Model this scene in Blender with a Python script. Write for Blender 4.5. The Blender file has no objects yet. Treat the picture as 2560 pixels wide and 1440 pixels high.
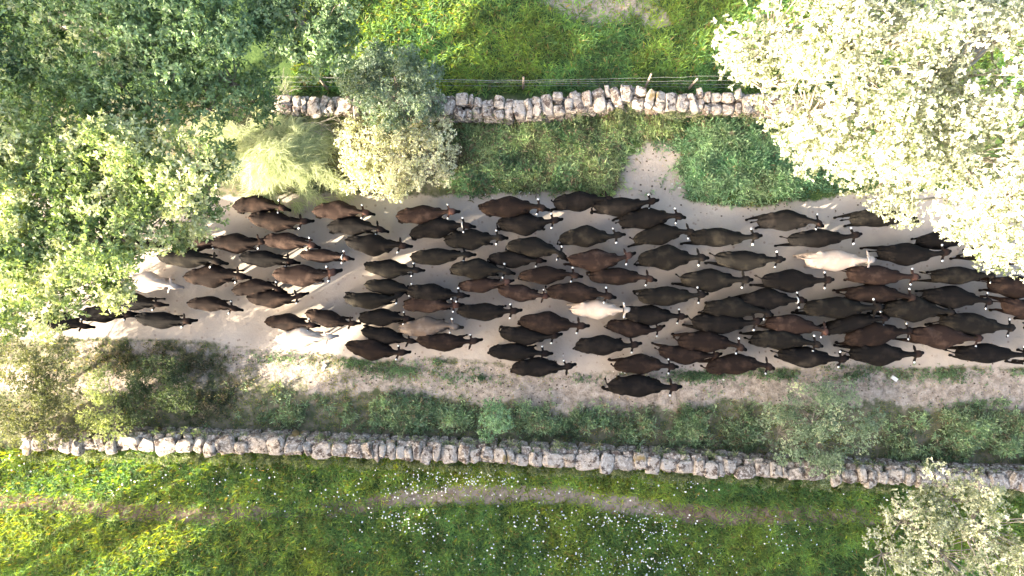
import bpy, bmesh, math, random
import numpy as np
from mathutils import Vector, Matrix

# ------------------------------------------------------------------ camera, sky, sun, exposure
scn = bpy.context.scene
COL = scn.collection
H = 26.0          # camera height in metres
S = 68.0          # photograph pixels per metre on the ground
SUN_EL = math.radians(20.0)
SUN_AZ = math.radians(210.0)      # direction towards the sun, counter-clockwise from +X

cam_d = bpy.data.cameras.new('camera')
cam = bpy.data.objects.new('camera', cam_d); COL.objects.link(cam)
cam.location = (0, 0, H)
cam_d.sensor_width = 36.0
cam_d.lens = 18.0 / (1280.0 / S / H)
cam_d.clip_end = 2000.0
scn.camera = cam

world = bpy.data.worlds.new('World'); scn.world = world; world.use_nodes = True
wn = world.node_tree; bg = wn.nodes['Background']
sky = wn.nodes.new('ShaderNodeTexSky'); sky.sky_type = 'NISHITA'; sky.sun_disc = False
sky.sun_elevation = SUN_EL
sky.sun_rotation = math.radians(90.0) - SUN_AZ
sky.dust_density = 6.0; sky.air_density = 0.8; sky.ozone_density = 0.0
wn.links.new(sky.outputs[0], bg.inputs[0]); bg.inputs[1].default_value = 0.15

sun_d = bpy.data.lights.new('sun', 'SUN'); sun_d.energy = 4.7; sun_d.angle = math.radians(0.6)
sun_d.color = (1.0, 0.89, 0.72)
sun = bpy.data.objects.new('sun', sun_d); COL.objects.link(sun)
to_sun = Vector((math.cos(SUN_EL) * math.cos(SUN_AZ), math.cos(SUN_EL) * math.sin(SUN_AZ), math.sin(SUN_EL)))
sun.rotation_euler = (-to_sun).to_track_quat('-Z', 'Y').to_euler()
sun.location = to_sun * 60

scn.view_settings.view_transform = 'Standard'; scn.view_settings.look = 'None'
scn.view_settings.exposure = 2.68; scn.view_settings.gamma = 1.0
scn.render.engine = 'CYCLES'
scn.cycles.max_bounces = 6; scn.cycles.transparent_max_bounces = 4

# ------------------------------------------------------------------ helpers
rng = np.random.default_rng(11)
random.seed(11)

def W(px, py, z=0.0):
    k = (H - z) / H / S
    return np.array([(px - 1280.0) * k, (720.0 - py) * k, z])

def tag(o, label=None, cat=None, group=None, kind=None):
    if label: o['label'] = label
    if cat: o['category'] = cat
    if group: o['group'] = group
    if kind: o['kind'] = kind
    return o

def empty(name, loc=(0, 0, 0), rz=0.0):
    o = bpy.data.objects.new(name, None); COL.objects.link(o)
    o.location = loc; o.rotation_euler = (0, 0, rz); o.empty_display_size = 0.3
    return o

def mesh_np(name, V, F, mat=None, cols=None, smooth=False, attrs=None):
    """V (n,3), F (m,k) constant polygon size"""
    me = bpy.data.meshes.new(name)
    V = np.asarray(V, dtype=np.float32); F = np.asarray(F, dtype=np.int32)
    k = F.shape[1]
    me.vertices.add(len(V)); me.vertices.foreach_set('co', V.ravel())
    me.loops.add(F.size); me.loops.foreach_set('vertex_index', F.ravel())
    me.polygons.add(len(F)); me.polygons.foreach_set('loop_start', np.arange(0, F.size, k, dtype=np.int32))
    try: me.polygons.foreach_set('loop_total', np.full(len(F), k, dtype=np.int32))
    except Exception: pass
    if smooth: me.polygons.foreach_set('use_smooth', np.ones(len(F), dtype=bool))
    me.update(calc_edges=True)
    if cols is not None:
        a = me.color_attributes.new('col', 'FLOAT_COLOR', 'POINT')
        c = np.ones((len(V), 4), dtype=np.float32); c[:, :3] = cols
        a.data.foreach_set('color', c.ravel())
    if attrs:
        for n, arr in attrs.items():
            a = me.attributes.new(n, 'FLOAT', 'POINT'); a.data.foreach_set('value', np.asarray(arr, dtype=np.float32))
    if mat: me.materials.append(mat)
    return me

def obj(name, me, parent=None, loc=None):
    o = bpy.data.objects.new(name, me); COL.objects.link(o)
    if parent: o.parent = parent
    if loc is not None: o.location = loc
    return o

def vnoise(x, y, freq, seed=0):
    x = np.asarray(x, dtype=float) * freq; y = np.asarray(y, dtype=float) * freq
    r = np.random.default_rng(seed); T = r.random((256, 256))
    xi = np.floor(x).astype(int); yi = np.floor(y).astype(int)
    fx = x - xi; fy = y - yi; fx = fx * fx * (3 - 2 * fx); fy = fy * fy * (3 - 2 * fy)
    a = T[xi % 256, yi % 256]; b = T[(xi + 1) % 256, yi % 256]
    c = T[xi % 256, (yi + 1) % 256]; d = T[(xi + 1) % 256, (yi + 1) % 256]
    return (a * (1 - fx) + b * fx) * (1 - fy) + (c * (1 - fx) + d * fx) * fy

def fbm(x, y, freq, seed=0, o=4):
    t = 0; a = 1; s = 0
    for i in range(o):
        t = t + a * vnoise(x, y, freq * 2 ** i, seed + i * 17); s += a; a *= 0.55
    return t / s

def sstep(a, b, v):
    t = np.clip((v - a) / (b - a), 0, 1); return t * t * (3 - 2 * t)

# ------------------------------------------------------------------ materials
def new_mat(name):
    m = bpy.data.materials.new(name); m.use_nodes = True
    nt = m.node_tree; nt.nodes.clear()
    out = nt.nodes.new('ShaderNodeOutputMaterial')
    return m, nt, out

def N(nt, typ, **kw):
    n = nt.nodes.new(typ)
    for k, v in kw.items(): setattr(n, k, v)
    return n

def mixc(nt, fac, a, b, mode='MIX'):
    n = N(nt, 'ShaderNodeMix', data_type='RGBA', blend_type=mode)
    for s, v in ((n.inputs[0], fac), (n.inputs[6], a), (n.inputs[7], b)):
        if hasattr(v, 'is_linked') or hasattr(v, 'links'): nt.links.new(v, s)
        elif isinstance(v, (int, float)): s.default_value = v
        else: s.default_value = (*v, 1.0)
    return n.outputs[2]

def ramp(nt, src, p0, p1):
    r = N(nt, 'ShaderNodeMapRange'); r.inputs[1].default_value = p0; r.inputs[2].default_value = p1
    nt.links.new(src, r.inputs[0]); return r.outputs[0]

def noise(nt, scale, detail=4, rough=0.6, vec=None):
    n = N(nt, 'ShaderNodeTexNoise'); n.inputs['Scale'].default_value = scale
    n.inputs['Detail'].default_value = detail; n.inputs['Roughness'].default_value = rough
    if vec is not None: nt.links.new(vec, n.inputs['Vector'])
    return n.outputs[0]

def leaf_mat(name, gain=(1, 1, 1), trans=0.35, rough=0.55, tcol=(1.15, 1.25, 0.5)):
    m, nt, out = new_mat(name)
    at = N(nt, 'ShaderNodeAttribute', attribute_name='col')
    c = mixc(nt, 1.0, at.outputs['Color'], gain, 'MULTIPLY')
    p = N(nt, 'ShaderNodeBsdfPrincipled'); p.inputs['Roughness'].default_value = rough
    p.inputs['Specular IOR Level'].default_value = 0.35
    nt.links.new(c, p.inputs['Base Color'])
    t = N(nt, 'ShaderNodeBsdfTranslucent'); nt.links.new(mixc(nt, 1.0, c, tcol, 'MULTIPLY'), t.inputs[0])
    mx = N(nt, 'ShaderNodeMixShader'); mx.inputs[0].default_value = trans
    nt.links.new(p.outputs[0], mx.inputs[1]); nt.links.new(t.outputs[0], mx.inputs[2])
    nt.links.new(mx.outputs[0], out.inputs[0])
    return m

def hide_mat(name, base, poll, muzzle, back, rough=0.85):
    m, nt, out = new_mat(name)
    a1 = N(nt, 'ShaderNodeAttribute', attribute_name='poll'); a2 = N(nt, 'ShaderNodeAttribute', attribute_name='muzzle')
    tc = N(nt, 'ShaderNodeTexCoord'); oi = N(nt, 'ShaderNodeObjectInfo')
    add = N(nt, 'ShaderNodeVectorMath', operation='ADD')
    nt.links.new(tc.outputs['Object'], add.inputs[0])
    sc = N(nt, 'ShaderNodeMath', operation='MULTIPLY'); sc.inputs[1].default_value = 37.0
    nt.links.new(oi.outputs['Random'], sc.inputs[0]); nt.links.new(sc.outputs[0], add.inputs[1])
    n1 = ramp(nt, noise(nt, 2.6, 4, 0.6, add.outputs[0]), 0.50, 0.72)
    c = mixc(nt, n1, base, back)
    c = mixc(nt, a1.outputs['Fac'], c, poll)
    c = mixc(nt, a2.outputs['Fac'], c, muzzle)
    p = N(nt, 'ShaderNodeBsdfPrincipled'); p.inputs['Roughness'].default_value = rough
    p.inputs['Specular IOR Level'].default_value = 0.10
    nt.links.new(c, p.inputs['Base Color'])
    mp = N(nt, 'ShaderNodeMapping'); mp.inputs['Scale'].default_value = (1, 3, 3)
    nt.links.new(add.outputs[0], mp.inputs[0])
    b = N(nt, 'ShaderNodeBump'); b.inputs['Strength'].default_value = 0.35; b.inputs['Distance'].default_value = 0.02
    nt.links.new(noise(nt, 14, 4, 0.65, mp.outputs[0]), b.inputs['Height']); nt.links.new(b.outputs[0], p.inputs['Normal'])
    nt.links.new(p.outputs[0], out.inputs[0])
    return m

def plain_mat(name, col, rough=0.6, col2=None, scale=8, bump=0.0):
    m, nt, out = new_mat(name)
    p = N(nt, 'ShaderNodeBsdfPrincipled'); p.inputs['Roughness'].default_value = rough
    tc = N(nt, 'ShaderNodeTexCoord')
    nz = noise(nt, scale, 5, 0.6, tc.outputs['Object'])
    nt.links.new(mixc(nt, ramp(nt, nz, 0.35, 0.65), col, col2 or tuple(c * 0.7 for c in col)), p.inputs['Base Color'])
    if bump:
        b = N(nt, 'ShaderNodeBump'); b.inputs['Strength'].default_value = bump; b.inputs['Distance'].default_value = 0.03
        nt.links.new(nz, b.inputs['Height']); nt.links.new(b.outputs[0], p.inputs['Normal'])
    nt.links.new(p.outputs[0], out.inputs[0])
    return m

def stone_mat():
    m, nt, out = new_mat('lichen_stone')
    p = N(nt, 'ShaderNodeBsdfPrincipled'); p.inputs['Roughness'].default_value = 0.9
    ge = N(nt, 'ShaderNodeNewGeometry'); oi = N(nt, 'ShaderNodeAttribute', attribute_name='tone')
    n1 = noise(nt, 4.2, 6, 0.75, ge.outputs['Position']); n2 = noise(nt, 11, 5, 0.7, ge.outputs['Position'])
    n3 = noise(nt, 1.1, 3, 0.5, ge.outputs['Position'])
    c = mixc(nt, oi.outputs['Fac'], (0.155, 0.125, 0.100), (0.385, 0.335, 0.280))
    c = mixc(nt, ramp(nt, n2, 0.50, 0.56), c, (0.48, 0.43, 0.37))          # pale lichen
    c = mixc(nt, ramp(nt, n1, 0.52, 0.58), c, (0.085, 0.060, 0.046))         # dark lichen
    c = mixc(nt, ramp(nt, n3, 0.66, 0.72), c, (0.24, 0.17, 0.07))         # rusty moss
    nt.links.new(c, p.inputs['Base Color'])
    b = N(nt, 'ShaderNodeBump'); b.inputs['Strength'].default_value = 0.8; b.inputs['Distance'].default_value = 0.04
    nt.links.new(n2, b.inputs['Height']); nt.links.new(b.outputs[0], p.inputs['Normal'])
    nt.links.new(p.outputs[0], out.inputs[0])
    return m

def ground_mat():
    m, nt, out = new_mat('earth')
    p = N(nt, 'ShaderNodeBsdfPrincipled'); p.inputs['Roughness'].default_value = 0.95
    p.inputs['Specular IOR Level'].default_value = 0.15
    ge = N(nt, 'ShaderNodeNewGeometry'); P = ge.outputs['Position']
    ad = N(nt, 'ShaderNodeAttribute', attribute_name='dirt'); ar = N(nt, 'ShaderNodeAttribute', attribute_name='rough')
    ag = N(nt, 'ShaderNodeAttribute', attribute_name='lush')
    nb = noise(nt, 0.55, 4, 0.55, P); nm = noise(nt, 3.5, 6, 0.68, P); nf = noise(nt, 18, 5, 0.7, P)
    soil = mixc(nt, ramp(nt, nb, 0.35, 0.7), (0.385, 0.332, 0.276), (0.490, 0.430, 0.362))
    soil = mixc(nt, ramp(nt, nm, 0.58, 0.70), soil, (0.350, 0.298, 0.245))
    vo = N(nt, 'ShaderNodeTexVoronoi'); vo.inputs['Scale'].default_value = 3.1; nt.links.new(P, vo.inputs['Vector'])
    soil = mixc(nt, ramp(nt, vo.outputs['Distance'], 0.16, 0.10), soil, (0.30, 0.24, 0.20))
    rough_soil = mixc(nt, ramp(nt, nm, 0.42, 0.62), (0.22, 0.18, 0.14), (0.48, 0.41, 0.34))
    rough_soil = mixc(nt, ramp(nt, nf, 0.5, 0.62), rough_soil, (0.36, 0.31, 0.26))
    soil = mixc(nt, ar.outputs['Fac'], soil, rough_soil)
    ab = N(nt, 'ShaderNodeAttribute', attribute_name='brown')
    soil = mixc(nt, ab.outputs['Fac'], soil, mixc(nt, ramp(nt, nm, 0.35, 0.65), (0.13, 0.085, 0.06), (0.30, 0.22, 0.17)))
    thatch = mixc(nt, ramp(nt, nm, 0.40, 0.62), (0.080, 0.095, 0.045), (0.20, 0.175, 0.125))
    green = mixc(nt, ramp(nt, nf, 0.4, 0.65), (0.035, 0.070, 0.020), (0.10, 0.15, 0.045))
    thatch = mixc(nt, ag.outputs['Fac'], thatch, green)
    # ragged edge of the bare earth
    ma = N(nt, 'ShaderNodeMath', operation='MULTIPLY_ADD'); ma.inputs[1].default_value = 0.9; ma.inputs[2].default_value = -0.45
    nt.links.new(nm, ma.inputs[0])
    m2 = N(nt, 'ShaderNodeMath', operation='ADD'); nt.links.new(ma.outputs[0], m2.inputs[0]); nt.links.new(ad.outputs['Fac'], m2.inputs[1])
    nt.links.new(mixc(nt, ramp(nt, m2.outputs[0], 0.30, 0.62), thatch, soil), p.inputs['Base Color'])
    b = N(nt, 'ShaderNodeBump'); b.inputs['Distance'].default_value = 0.10
    nt.links.new(ramp(nt, ar.outputs['Fac'], -0.35, 0.9), b.inputs['Strength'])
    nt.links.new(nm, b.inputs['Height']); nt.links.new(b.outputs[0], p.inputs['Normal'])
    nt.links.new(p.outputs[0], out.inputs[0])
    return m

M_ground = ground_mat()
M_stone = stone_mat()
M_bark = plain_mat('oak_bark', (0.16, 0.13, 0.105), 0.9, (0.30, 0.27, 0.23), 6, 0.6)
M_palebark = plain_mat('pale_bark', (0.36, 0.32, 0.26), 0.9, (0.22, 0.19, 0.15), 9, 0.5)
M_leaf = leaf_mat('oak_leaf')
M_grass = leaf_mat('grass_blade', trans=0.52, rough=0.6, tcol=(2.5, 1.9, 0.10))
M_clod = leaf_mat('crumbled_soil', trans=0.0, rough=0.95)
M_white = plain_mat('white_plastic', (0.74, 0.74, 0.69), 0.6, (0.66, 0.66, 0.62))
M_petal = plain_mat('white_petals', (0.85, 0.85, 0.78), 0.7, (0.80, 0.80, 0.70))
M_leather = plain_mat('dark_leather', (0.035, 0.025, 0.02), 0.6)
M_greystrap = plain_mat('grey_webbing', (0.55, 0.54, 0.50), 0.7, (0.42, 0.41, 0.38))
M_wood = plain_mat('weathered_wood', (0.30, 0.24, 0.18), 0.85, (0.20, 0.16, 0.12), 20, 0.4)
M_wire = plain_mat('galvanised_wire', (0.42, 0.41, 0.38), 0.5)
M_bell = plain_mat('brass_bell', (0.30, 0.22, 0.10), 0.5)
HIDES = {
    'black':      hide_mat('black_hide', (0.0062, 0.0053, 0.0048), (0.0272, 0.0160, 0.0120), (0.0036, 0.0032, 0.0032), (0.0176, 0.0140, 0.0116)),
    'charcoal':   hide_mat('charcoal_hide', (0.0084, 0.0074, 0.0062), (0.0240, 0.0176, 0.0136), (0.0048, 0.0044, 0.0040), (0.0272, 0.0232, 0.0168)),
    'dark brown': hide_mat('dark_brown_hide', (0.0120, 0.0078, 0.0062), (0.0480, 0.0280, 0.0200), (0.0040, 0.0036, 0.0032), (0.0360, 0.0224, 0.0160)),
    'brown':      hide_mat('brown_hide', (0.0224, 0.0138, 0.0108), (0.110, 0.0560, 0.0400), (0.0064, 0.0052, 0.0048), (0.0680, 0.0440, 0.0328)),
    'grey tan':   hide_mat('grey_tan_hide', (0.105, 0.078, 0.060), (0.20, 0.15, 0.11), (0.02, 0.017, 0.015), (0.17, 0.14, 0.115)),
    'cream':      hide_mat('cream_hide', (0.42, 0.34, 0.275), (0.42, 0.37, 0.32), (0.26, 0.22, 0.20), (0.54, 0.45, 0.37)),
    'cream dark': hide_mat('cream_hide_grey_face', (0.46, 0.37, 0.29), (0.34, 0.32, 0.28), (0.03, 0.025, 0.022), (0.54, 0.45, 0.36)),
}

# ------------------------------------------------------------------ ground zones (photo pixel space used only as a plan drawing)
def pxy(x, y): return 1280.0 + np.asarray(x) * S, 720.0 - np.asarray(y) * S

def zones(x, y):
    px, py = pxy(x, y)
    wob = (fbm(x, y, 0.9, 3) - 0.5) * 46 + (fbm(x, y, 4.0, 5) - 0.5) * 22
    up = np.interp(px, [-400, 560, 700, 850, 1000, 1180, 1380, 1520, 1720, 1800, 1900, 2050, 2180, 2560, 3000],
                   [480, 490, 485, 478, 492, 490, 482, 492, 498, 520, 515, 498, 482, 470, 470])
    lo = np.interp(px, [-400, 60, 300, 500, 700, 900, 1100, 1250, 1400, 1600, 1800, 2100, 2560, 3000],
                   [835, 840, 845, 852, 872, 897, 893, 905, 932, 922, 922, 912, 916, 916])
    track = sstep(-16, 16, py + wob * 0.5 - up) * (1 - sstep(-14, 18, py + wob * 0.5 - lo))
    gap = np.clip(1.25 - np.hypot((px - 1636 + wob * 1.2 + (py - 430) * 0.2) / 78, (py - 428 + wob * .8) / 88) ** 2.0, 0, 1)
    gs_ = (py - 500) * 0.28
    gap2 = sstep(1510, 1560, px + wob * 1.1 + gs_) * (1 - sstep(1684, 1730, px + wob * 1.1 + gs_ * .4)) * sstep(415, 440, py) * (1 - sstep(520, 560, py))
    gap = np.maximum(gap, gap2)
    c2 = np.interp(px, [500, 600, 900, 1200, 1500, 1800, 2100, 2560, 3000], [925, 932, 945, 962, 985, 972, 978, 984, 984])
    w2 = np.interp(px, [450, 620, 1300, 1500, 1800, 2560], [4, 28, 38, 42, 32, 30])
    band = (1 - sstep(0.3, 2.0, np.abs(py + wob * 1.3 - c2) / w2)) * sstep(420, 640, px) * (0.55 + 0.45 * sstep(900, 1500, px))
    verge = sstep(-10, 20, py - lo) * (1 - sstep(965, 1010, py + wob))
    vpatch = verge * sstep(0.42, 0.66, fbm(x, y, 1.1, 41)) * 0.6 + verge * 0.34
    c3 = np.interp(px, [-300, 0, 200, 500, 850, 1000, 1200, 1400, 1550, 1700, 1900, 2150, 2560],
                   [1245, 1252, 1268, 1287, 1275, 1243, 1236, 1240, 1256, 1280, 1292, 1290, 1312])
    s3 = np.interp(px, [-300, 0, 500, 650, 760, 850, 930, 980, 1750, 1950, 2200, 2560], [.80, .82, .85, .6, .35, .65, .75, .95, .95, .78, .55, .2])
    fp = (1 - sstep(0.5, 1.4, np.abs(py + wob * 0.55 - c3) / 25)) * s3
    top = (1 - sstep(0.5, 1.2, np.hypot((px - 1500 + wob) / 170, (py + 5 + wob) / 66))) * 0.85
    top2 = (1 - sstep(0.5, 1.2, np.hypot((px - 1640) / 60, (py - 45 + wob) / 30))) * 0.6
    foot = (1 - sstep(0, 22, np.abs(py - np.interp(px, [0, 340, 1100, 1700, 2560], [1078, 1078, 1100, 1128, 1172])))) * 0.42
    bare = np.maximum.reduce([gap, band, vpatch, fp, top, top2, foot])
    dirt = np.maximum(track, bare)
    rough = np.clip(np.maximum.reduce([band, verge * 0.9, top, fp * 0.6, gap * 0.22]) - track * 0.6, 0, 1)
    lush = np.clip(sstep(1135, 1160, py - (px - 600) * 0.03) + (1 - sstep(230, 260, py)) +
                   sstep(1180, 1250, px) * sstep(280, 300, py) * (1 - sstep(500, 530, py)), 0, 1)
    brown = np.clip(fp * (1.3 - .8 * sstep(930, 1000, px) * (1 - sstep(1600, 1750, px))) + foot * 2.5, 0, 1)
    return track, dirt, rough, lush, brown

def relief(x, y): return (fbm(x, y, 0.35, 77, 3) - 0.5) * 0.10 + (fbm(x, y, 2.2, 78, 3) - 0.5) * 0.03

fx = np.arange(-21.6, 21.61, 0.12); fy = np.arange(-13.2, 13.21, 0.12)
xs = np.concatenate([[-600, -200, -80, -40, -27], fx, [27, 40, 80, 200, 600]])
ys = np.concatenate([[-600, -200, -80, -40, -18], fy, [18, 40, 80, 200, 600]])
X, Y = np.meshgrid(xs, ys, indexing='ij')
tr, di, ro, lu, br_ = zones(X, Y)
Z = relief(X, Y)
idx = np.arange(X.size).reshape(X.shape)
F = np.stack([idx[:-1, :-1], idx[1:, :-1], idx[1:, 1:], idx[:-1, 1:]], -1).reshape(-1, 4)
V = np.stack([X, Y, Z], -1).reshape(-1, 3)
g = obj('ground', mesh_np('ground', V, F, M_ground, smooth=True, attrs={'dirt': di.ravel(), 'rough': ro.ravel(), 'lush': lu.ravel(), 'brown': br_.ravel()}))
tag(g, kind='structure')

def sheet(name, mask, lift):
    inner = np.zeros(X.shape, bool); inner[4:-4, 4:-4] = True
    m = (mask > 0.5) & inner
    fm = (m[:-1, :-1] & m[1:, :-1] & m[1:, 1:] & m[:-1, 1:]).reshape(-1)
    ff = F[fm]; used = np.unique(ff); remap = -np.ones(X.size, int); remap[used] = np.arange(len(used))
    v = V[used].copy(); v[:, 2] += lift
    o = obj(name, mesh_np(name, v, remap[ff], M_ground, smooth=True,
            attrs={'dirt': di.ravel()[used], 'rough': ro.ravel()[used], 'lush': lu.ravel()[used], 'brown': br_.ravel()[used]}))
    tag(o, kind='structure')
sheet('dirt_track', tr, 0.005)
PX, PY = pxy(X, Y)
c3m = np.where((PY > 1200) & (PY < 1345), di, 0)
sheet('footpath', c3m, 0.005)

# ------------------------------------------------------------------ grass and herbs (stuff)
def blades(name, x, y, length, width, lean, colfn, seed, mat=M_grass, z0=0.0, nseg=1):
    r = np.random.default_rng(seed); n = len(x)
    a = r.random(n) * 2 * np.pi
    L = length * (0.6 + 0.8 * r.random(n)); w = width * (0.6 + 0.8 * r.random(n))
    th = lean * (0.35 + 0.9 * r.random(n))
    d = np.stack([np.cos(a) * np.sin(th), np.sin(a) * np.sin(th), np.cos(th)], -1)
    side = np.stack([-np.sin(a + r.normal(0, .5, n)), np.cos(a), np.zeros(n)], -1)
    B = np.stack([x, y, relief(x, y) + z0 - 0.01], -1)
    mid = B + d * (L * 0.55)[:, None]
    d2 = d.copy(); d2[:, 2] -= 0.55; d2 /= np.linalg.norm(d2, axis=1)[:, None]
    tip = mid + d2 * (L * 0.5)[:, None]
    v = np.stack([B, mid - side * w[:, None] / 2, tip, mid + side * w[:, None] / 2], 1).reshape(-1, 3)
    f = np.arange(4 * n).reshape(-1, 4)
    c = colfn(x, y, r)
    cols = np.repeat(c, 4, axis=0)
    return obj(name, mesh_np(name, v, f, mat, cols))

def scatter(n, x0, x1, y0, y1, seed, per=1):
    r = np.random.default_rng(seed)
    x, y = r.uniform(x0, x1, n), r.uniform(y0, y1, n)
    return np.repeat(x, per) + r.normal(0, .035, n * per), np.repeat(y, per) + r.normal(0, .035, n * per), r

def lerp3(a, b, t): return np.asarray(a)[None] * (1 - t)[:, None] + np.asarray(b)[None] * t[:, None]

def meadow_col(x, y, r):
    t = np.clip(fbm(x, y, 0.55, 91) * 2.6 - 1.0 + r.normal(0, .25, len(x)), 0, 1)
    c = lerp3((0.122, 0.250, 0.105), (0.235, 0.345, 0.085), t)
    k = r.random(len(x)) < 0.07
    c[k] = (0.25, 0.21, 0.11)
    return c * (0.10 + 0.65 * r.random(len(x)) + 1.1 * fbm(x, y, 2.6, 94, 2) ** 1.3)[:, None]

def verge_col(x, y, r):
    t = np.clip(fbm(x, y, 0.9, 93) * 2 - 0.5 + r.normal(0, .2, len(x)), 0, 1)
    c = lerp3((0.100, 0.180, 0.090), (0.230, 0.280, 0.140), t)
    k = r.random(len(x)) < 0.16
    c[k] = (0.26, 0.21, 0.14)
    return c * (0.65 + 0.7 * r.random(len(x)))[:, None]

wall_y = lambda px: np.interp(px, [60, 340, 700, 1100, 1400, 1700, 2000, 2300, 2560, 2700], [1108, 1110, 1118, 1133, 1146, 1160, 1178, 1192, 1203, 1208])

# lower meadow
x, y, r = scatter(48000, -21, 21, -13, -5.3, 21, 8)
px, py = pxy(x, y); _, d_, _, _, _ = zones(x, y)
keep = (py > wall_y(px) + 8 + 14 * r.random(len(x))) & (r.random(len(x)) > d_ * 0.97) & (r.random(len(x)) < 0.55 + 0.9 * fbm(x, y, 1.2, 7))
tag(blades('meadow_grass', x[keep], y[keep], 0.23, 0.028, 1.0, meadow_col, 31), kind='stuff')
# upper meadow
x, y, r = scatter(17000, -8, 21, 6.6, 13, 22, 8)
px, py = pxy(x, y); _, d_, _, _, _ = zones(x, y)
keep = (py < 232) & (r.random(len(x)) > d_ * 0.95) & (r.random(len(x)) < 0.45 + 0.9 * fbm(x, y, 1.2, 8))
tag(blades('field_grass', x[keep], y[keep], 0.26, 0.032, 0.95, meadow_col, 32), kind='stuff')
# short sparse grass on the verges
x, y, r = scatter(30000, -21, 21, -6.6, 7, 23, 7)
px, py = pxy(x, y); t_, d_, _, _, _ = zones(x, y)
edge = (py < 520) | (py > 850)
keep = edge & (t_ < 0.9 * r.random(len(x))) & (r.random(len(x)) > d_ * 0.93) & (r.random(len(x)) < .18 + .8 * sstep(0.38, 0.62, fbm(x, y, 0.9, 9))) & (py < wall_y(px) - 30) & (py > 290)
tag(blades('verge_grass', x[keep], y[keep], 0.10, 0.018, 1.0, verge_col, 33), kind='stuff')

# crumbled clods and dung along the track edges and the dusty strip
def clods():
    r = np.random.default_rng(66); x, y = r.uniform(-20, 20, 60000), r.uniform(-4.8, 5.6, 60000); px, py = pxy(x, y)
    t_, d_, ro_, _, _ = zones(x, y)
    ed = ((py > 478) & (py < 545) & (px > 1500)) | ((py > 880) & (py < 1020) & (px > 560)) | ((py > 350) & (py < 480) & (px > 1540) & (px < 1710))
    k = ed & (d_ > .4) & (r.random(len(x)) < .11 * (fbm(x, y, .8, 67) > .42) + .02)
    x, y = x[k], y[k]; Vs, Cs = [], []; n = len(x); s_ = r.uniform(.012, .045, n) * r.uniform(.5, 1, n); z = relief(x, y) + .008
    for dx, dy, dz in ((-1, -.7, -.3), (1, -.8, -.3), (.9, .8, -.3), (-.8, .9, -.3), (-.5, -.4, .45), (.6, -.4, .5), (.4, .5, .4), (-.5, .4, .5)):
        Vs.append(np.stack([x + dx * s_ * r.uniform(.7, 1.2, n), y + dy * s_ * r.uniform(.7, 1.2, n), z + dz * s_], -1))
    v = np.stack(Vs, 1).reshape(-1, 3); q = np.array([[4, 5, 6, 7], [0, 1, 5, 4], [1, 2, 6, 5], [2, 3, 7, 6], [3, 0, 4, 7]])
    f = (np.arange(n)[:, None, None] * 8 + q[None]).reshape(-1, 4)
    c = np.where((r.random(n) < .75)[:, None], np.array([[.10, .075, .055]]), np.array([[.42, .37, .31]])) * r.uniform(.7, 1.3, (n, 1))
    tag(obj('soil_clods', mesh_np('soil_clods', v, f, M_clod, np.repeat(c, 8, 0))), kind='stuff')
clods()

def leaves(P, Nr, per, length, width, c_arr, r, spread=0.9, up=0.35):
    """rosettes of `per` diamond leaves at points P with outward normals Nr"""
    n = len(P); P = np.repeat(P, per, 0); Nn = np.repeat(Nr, per, 0); c = np.repeat(c_arr, per, 0)
    d = r.normal(0, 1, (n * per, 3)); d /= np.linalg.norm(d, axis=1)[:, None]
    d = d * spread + Nn * up; d /= np.linalg.norm(d, axis=1)[:, None]
    q = r.normal(0, .6, (n * per, 3)) + Nn
    sd = np.cross(d, q); sd /= np.linalg.norm(sd, axis=1)[:, None] + 1e-9
    L = length * (0.6 + .8 * r.random(n * per)); w = width * (0.65 + .7 * r.random(n * per))
    base = P + d * (L * .06)[:, None]
    mid = P + d * (L * .55)[:, None]; tip = P + d * L[:, None] - Nn * (L * .12)[:, None]
    v = np.stack([base, mid - sd * w[:, None] / 2, tip, mid + sd * w[:, None] / 2], 1).reshape(-1, 3)
    c = c * (.72 + .56 * r.random(n * per))[:, None]
    return v, np.repeat(c, 4, 0)

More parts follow.
